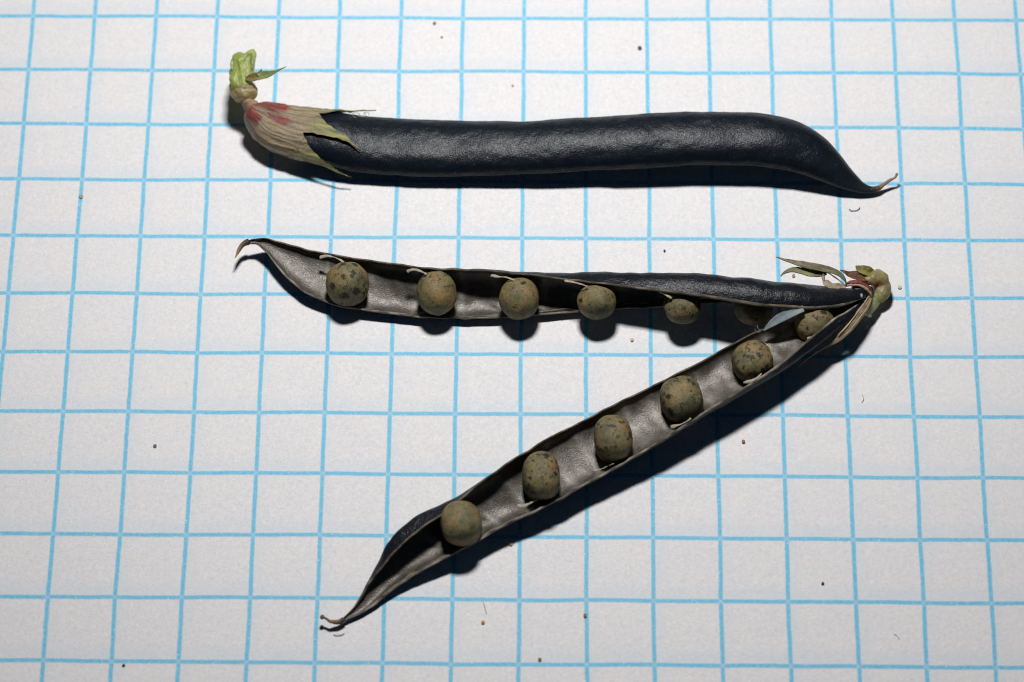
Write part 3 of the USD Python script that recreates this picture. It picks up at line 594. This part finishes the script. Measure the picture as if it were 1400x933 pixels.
obj(cal2, "calyx_tooth", V, Fc, HUSK, color=husk_cols(V, (.085, .075, .035), (.29, .25, .14), 37), label="long grey-brown tooth bent away from the pod")
V, Fc = tube(ats([(1123, 371, 3.1), (1132, 373.5, 3.0), (1141, 379, 2.9), (1149, 385, 2.8), (1155, 391, 2.6)]), [.05, .06, .06, .06, .08], 26, 8, .03, 52)
obj(cal2, "filament", V, Fc, STALK, color=np.repeat([[.30, .21, .12]], len(V), 0))
V, Fc = leaf(ats([(1130, 374, 3.0), (1120, 374.5, 3.0), (1108, 374, 3.0), (1096, 371, 3.0), (1085, 369, 3.0), (1075, 371.5, 3.0), (1067, 378, 2.95)]), [.14, .25, .28, .27, .21, .12, .02], 34, 9, seed=38, ruffle=.10, fold=.3)
obj(cal2, "calyx_tooth", V, Fc, HUSK, color=husk_cols(V, (.085, .09, .035), (.25, .25, .10), 41), label="short olive tooth with a drooping tip")
V, Fc = tube(ats([(1126, 375, 3.0), (1125.5, 379, 2.9), (1126.5, 384.5, 2.8)]), [.10, .14, .09], 16, 8, .05, 19)
obj(cal2, "filament", V, Fc, STALK, color=husk_cols(V, (.35, .20, .10), (.52, .40, .28), 53))
# calyx still hugging the outside of the lower valve
sdv = (.7, -.45, -.55)
V, Fc = leaf(ats([(1190, 406, 1.7), (1182, 421, 1.85), (1170, 437, 2.0), (1158, 452, 2.05), (1146, 463, 1.85), (1131, 473, 1.7), (1111, 485, 1.6), (1092, 501.5, 1.45)]), [.20, .34, .36, .32, .24, .08, .05, .02], 50, 11, side=sdv, seed=42, fold=-.12, ruffle=.07)
cal3 = obj(opod, "calyx", V, Fc, HUSK, color=husk_cols(V, (.15, .11, .055), (.46, .34, .20), 43), label="straw-coloured calyx strip hugging the lower valve")
for o_, w_ in ((-3.5, .05), (2.5, .045)):
    V, Fc = tube(ats([(1190 + o_ * .6, 407 + o_ * .4, 1.95), (1182 + o_, 421 + o_ * .5, 2.05), (1170 + o_, 437 + o_ * .5, 2.2), (1158 + o_, 452 + o_ * .5, 2.25), (1149 + o_, 460 + o_ * .5, 2.2)]), [w_ * .5, w_, w_, w_, w_ * .4], 30, 6, .03, 54)
    obj(cal3, "vein", V, Fc, HUSK, color=husk_cols(V, (.30, .22, .12), (.55, .45, .28), 55))
V, Fc = leaf(ats([(1203, 402, 1.1), (1197, 412, 1.2), (1189, 421, 1.3), (1182, 431, 1.4)]), [.22, .44, .46, .12], 22, 9, side=sdv, seed=44, fold=-.25, ruffle=.08)
obj(cal3, "calyx_tooth", V, Fc, FLESH, color=husk_cols(V, (.17, .19, .05), (.40, .42, .17), 45), label="pale green ribbed calyx tooth")
V, Fc = lump_mesh(at(1178, 404.5, 2.6), (.10, .17, .12), 13, .25, 3)
obj(opod, "joint", V, Fc, STALK, color=np.repeat([[.50, .42, .38]], len(V), 0))

# ------------------------------------------------------------------ seeds: each one loose enough to lift out, with its pale stalk
import trimesh
def make_seed(px, py, rx, ry, z, label, group, stalk, seed, spot, rot=0, box=2.3, boxa=0):
    c = at(px, py, z); s = F_PX / -((c - EYE) @ BACK)
    ico = trimesh.creation.icosphere(5); d = ico.vertices
    ca, sa = math.cos(math.radians(boxa)), math.sin(math.radians(boxa))
    dr = np.c_[d[:, 0] * ca + d[:, 1] * sa, -d[:, 0] * sa + d[:, 1] * ca, d[:, 2]]
    v = dr / ((np.abs(dr) ** box).sum(1) ** (1 / box))[:, None]
    v = np.c_[v[:, 0] * rx / s, v[:, 1] * ry / s, v[:, 2] * (.5 * (rx + ry)) * .97 / s]
    v = np.c_[v[:, 0] * ca - v[:, 1] * sa, v[:, 0] * sa + v[:, 1] * ca, v[:, 2]]
    v = v * (1 + (meshkit.fbm(d * .9 + seed * 4.7, 3, seed) - .5)[:, None] * .20 + (meshkit.fbm(d * 3.1 + seed, 3, seed + 40) - .5)[:, None] * .035)
    t_ = thing("seed", label, "seed", [c[0], c[1], c[2] - rx / s], group)
    obj(t_, "seed_coat", v + c, ico.faces, seed_mat(f"seed_coat_{seed:02d}", spot - .05, seed, .70 if seed == 12 else .595 if seed > 6 else .62))
    if stalk:
        pts, ws = stalk
        q = ats(pts); V, Fc = tube(q, np.array(ws) * np.interp(np.linspace(0, 1, len(ws)), [0, .3, 1], [.95, .7, .55]), 24, 10, .10, seed, flat=.5)
        cn = meshkit.fbm(V * 2, 3, seed)[:, None]
        obj(t_, "stalk", V, Fc, STALK, color=np.array([.27, .21, .12]) * (1 - cn) + np.array([.60, .52, .38]) * cn, label="cream stalk that held the seed")
    return t_
SU, SL = "seeds in the upper valve", "seeds in the lower valve"
w5 = [.13, .10, .09, .09, .12]
make_seed(475, 388, 30, 30.5, 1.95, "round spotted seed nearest the hooked tip of the upper valve", SU, ([(438, 352.5, 2.0), (446, 350.5, 2.3), (455, 351.5, 2.6), (464, 355, 2.9), (471, 360, 3.0)], [.17, .15, .10, .09, .10]), 1, .03, box=2.15)
make_seed(597.5, 400.5, 27, 30, 2.0, "seed second from the hooked tip of the upper valve, wholly inside the trough", SU, ([(557, 371.5, 2.7), (563, 369, 2.9), (570, 369.5, 3.0), (577, 372, 3.2), (583, 375, 3.3)], w5), 2, .03, box=2.15, boxa=10)
make_seed(710, 408.5, 28.3, 28.5, 2.0, "seed third from the hooked tip, where the upper valve starts to twist", SU, ([(672, 376.5, 3.0), (681, 378.5, 3.2), (690, 379, 3.3), (697, 381, 3.4), (703, 383.5, 3.4)], [.15, .14, .12, .12, .14]), 3, .03, box=2.1)
make_seed(816, 412, 26.5, 24.5, 2.15, "oval seed half over the near edge of the upper valve, fourth from its hooked tip", SU, ([(772, 384, 3.4), (781, 385.5, 3.5), (790, 387.5, 3.6), (797, 389.5, 3.6), (803, 392.5, 3.5)], [.08, .08, .09, .10, .12]), 4, .05, box=2.1)
make_seed(933, 419, 25.5, 24.5, 2.15, "seed hanging out under the black back of the upper valve above a round shadow", SU, ([(902, 399.5, 3.6), (908, 402, 3.6), (914, 405, 3.6), (918, 408.5, 3.5)], [.08, .12, .14, .10]), 5, .05, box=2.1)
make_seed(1030, 420, 25.5, 24, 2.2, "dim seed in deep shadow under the upper valve, close to the fork", SU, None, 6, .06, box=2.1)
make_seed(1113, 442, 26.5, 25, 2.0, "seed at the fork of the two valves, partly covered by the upper valve", SL, ([(1104, 463, 2.4), (1110, 461, 2.6), (1116, 458, 2.7), (1121, 454, 2.8)], [.10, .14, .12, .10]), 7, .03, box=2.3, boxa=30)
make_seed(1028, 494.5, 27.5, 27, 2.4, "golden seed with a cluster of black blots, second from the fork in the lower valve", SL, ([(1017, 523.5, 2.9), (1023, 522, 3.0), (1030, 520, 3.1), (1036, 516, 3.2), (1041, 511, 3.1)], [.12, .22, .20, .14, .08]), 8, .05, box=2.5, boxa=20)
make_seed(932, 546, 28, 29.5, 2.4, "squarish seed third from the fork in the lower valve", SL, ([(918, 584.5, 2.5), (924, 582.5, 2.6), (931, 580.5, 2.7), (938, 577, 2.8), (944.5, 572, 2.8)], [.22, .20, .12, .10, .09]), 9, .03, box=2.7, boxa=18)
make_seed(838, 600, 26, 32, 2.35, "tall barrel-shaped seed in the middle of the lower valve, fourth from the fork", SL, ([(810, 643, 2.2), (816, 643, 2.3), (823, 641, 2.3), (831, 637.5, 2.4), (839, 634, 2.4)], [.10, .19, .10, .08, .07]), 10, .05, box=2.6, boxa=4)
make_seed(739.5, 651, 26, 33, 2.3, "spotted barrel-shaped seed second from the tip of the lower valve", SL, ([(708, 691, 2.1), (714, 692.5, 2.1), (721, 690, 2.2), (729, 686, 2.2), (736, 681, 2.2)], [.10, .19, .12, .08, .07]), 11, .07, box=2.6, boxa=4)
make_seed(630, 715.5, 28, 30, 2.2, "plain brownish seed nearest the lower valve's tip, dark only at its bottom", SL, None, 12, -.12, box=2.4, boxa=10)

# ------------------------------------------------------------------ crumbs and fibres on the paper
def crumb(px, py, r, color, label, seed, h=.22):
    s = 17.6; c = at(px, py, 0); r = r * .86; color = tuple(.72 * q + .28 * e_ for q, e_ in zip(color, (.5, .46, .42))) if r < 2.2 and sum(color) > .3 else color
    V, Fc = lump_mesh([c[0], c[1], r / s * h * .75], (r / s, r / s * 1.05, r / s * h), seed, .3, 3)
    V[:, 2] = np.maximum(V[:, 2], .004)
    p = obj("/World", "crumb", V, Fc, CRUMB, color=np.repeat([color], len(V), 0))
    tag(stage.GetPrimAtPath(p), label, "crumb", "crumbs scattered on the paper")
BR, OR, BK, OL, TN = (.16, .075, .03), (.42, .20, .06), (.02, .015, .012), (.20, .18, .06), (.33, .25, .14)
for i, (x, y, r, col, lab) in enumerate([
    (874.5, 66, 3.4, (.09, .075, .05), "dark brown crumb above the right half of the closed pod"),
    (594, 32, 2.8, (.30, .16, .07), "brown crumb near the top edge, above the closed pod's left half"),
    (604, 51, 2.0, (.38, .18, .07), "tiny rust crumb just below the brown crumb near the top edge"),
    (701, 117, 2.0, (.62, .40, .22), "tiny pale orange crumb above the middle of the closed pod"),
    (111, 269, 3.4, (.36, .33, .27), "greyish crumb on a vertical line at the left, level with the gap between the pods"),
    (212, 610, 2.6, (.24, .13, .06), "brown crumb left of the open pod, alone in its square"),
    (169, 910, 2.3, BK, "black round crumb near the bottom left corner"),
    (1125, 798, 2.2, BK, "small black crumb right of centre near the bottom"),
    (800, 842, 2.8, OL, "olive crumb lying on a vertical line near the bottom"),
    (660.5, 851.5, 2.7, OR, "orange crumb below the lower valve, near the bottom"),
    (738, 902, 2.6, (.22, .13, .09), "reddish brown crumb just above the lowest horizontal line"),
    (698.5, 744, 2.8, (.40, .30, .13), "tan crumb at the edge of the lower valve's shadow"),
    (1016.5, 604, 2.8, (.30, .16, .07), "brown crumb right of the lower valve's shadow"),
    (1085, 377, 2.6, (.48, .29, .13), "pale orange crumb under the calyx teeth of the open pod"),
    (1230, 393, 3.0, (.50, .56, .36), "pale green crumb just right of the open pod's stem"),
    (908.5, 343, 1.8, (.05, .05, .04), "tiny dark crumb just above the upper valve"),
    (864, 465, 2.4, (.52, .44, .26), "pale tan crumb between the two valves"),
]):
    crumb(x, y, r, col, lab, 100 + i)
FIB = {"dark": plain("dark_fibre", (.10, .10, .11)), "grey": plain("grey_fibre", (.36, .36, .35)), "white": plain("white_fibre", (.88, .87, .85))}
for q, k, r, lab in [
    ([(1161, 286, .02), (1165, 288.5, .03), (1170, 288, .03), (1174, 286, .03), (1175.5, 283.5, .03)], "dark", .030, "dark curled fibre below the closed pod's tip"),
    ([(456, 867.5, .02), (460, 869, .03), (465, 868.5, .03), (471, 866, .03)], "dark", .026, "dark short fibre below the lower valve's tip"),
    ([(661, 824, .015), (663, 831, .02), (665, 839, .015)], "grey", .022, "grey straight fibre above the orange crumb"),
    ([(1179, 540, .02), (1180.5, 545, .02), (1178, 550, .02)], "grey", .02, "grey hooked fibre right of the lower valve's shadow"),
    ([(1222.5, 866.5, .02), (1226, 868.5, .025), (1229, 873, .02)], "white", .035, "short white fibre near the bottom right corner"),
]:
    V, Fc = tube(ats(q), [r] * len(q), 22, 6)
    p = obj("/World", "fibre", V, Fc, FIB[k]); tag(stage.GetPrimAtPath(p), lab, "fibre", "loose fibres on the paper")
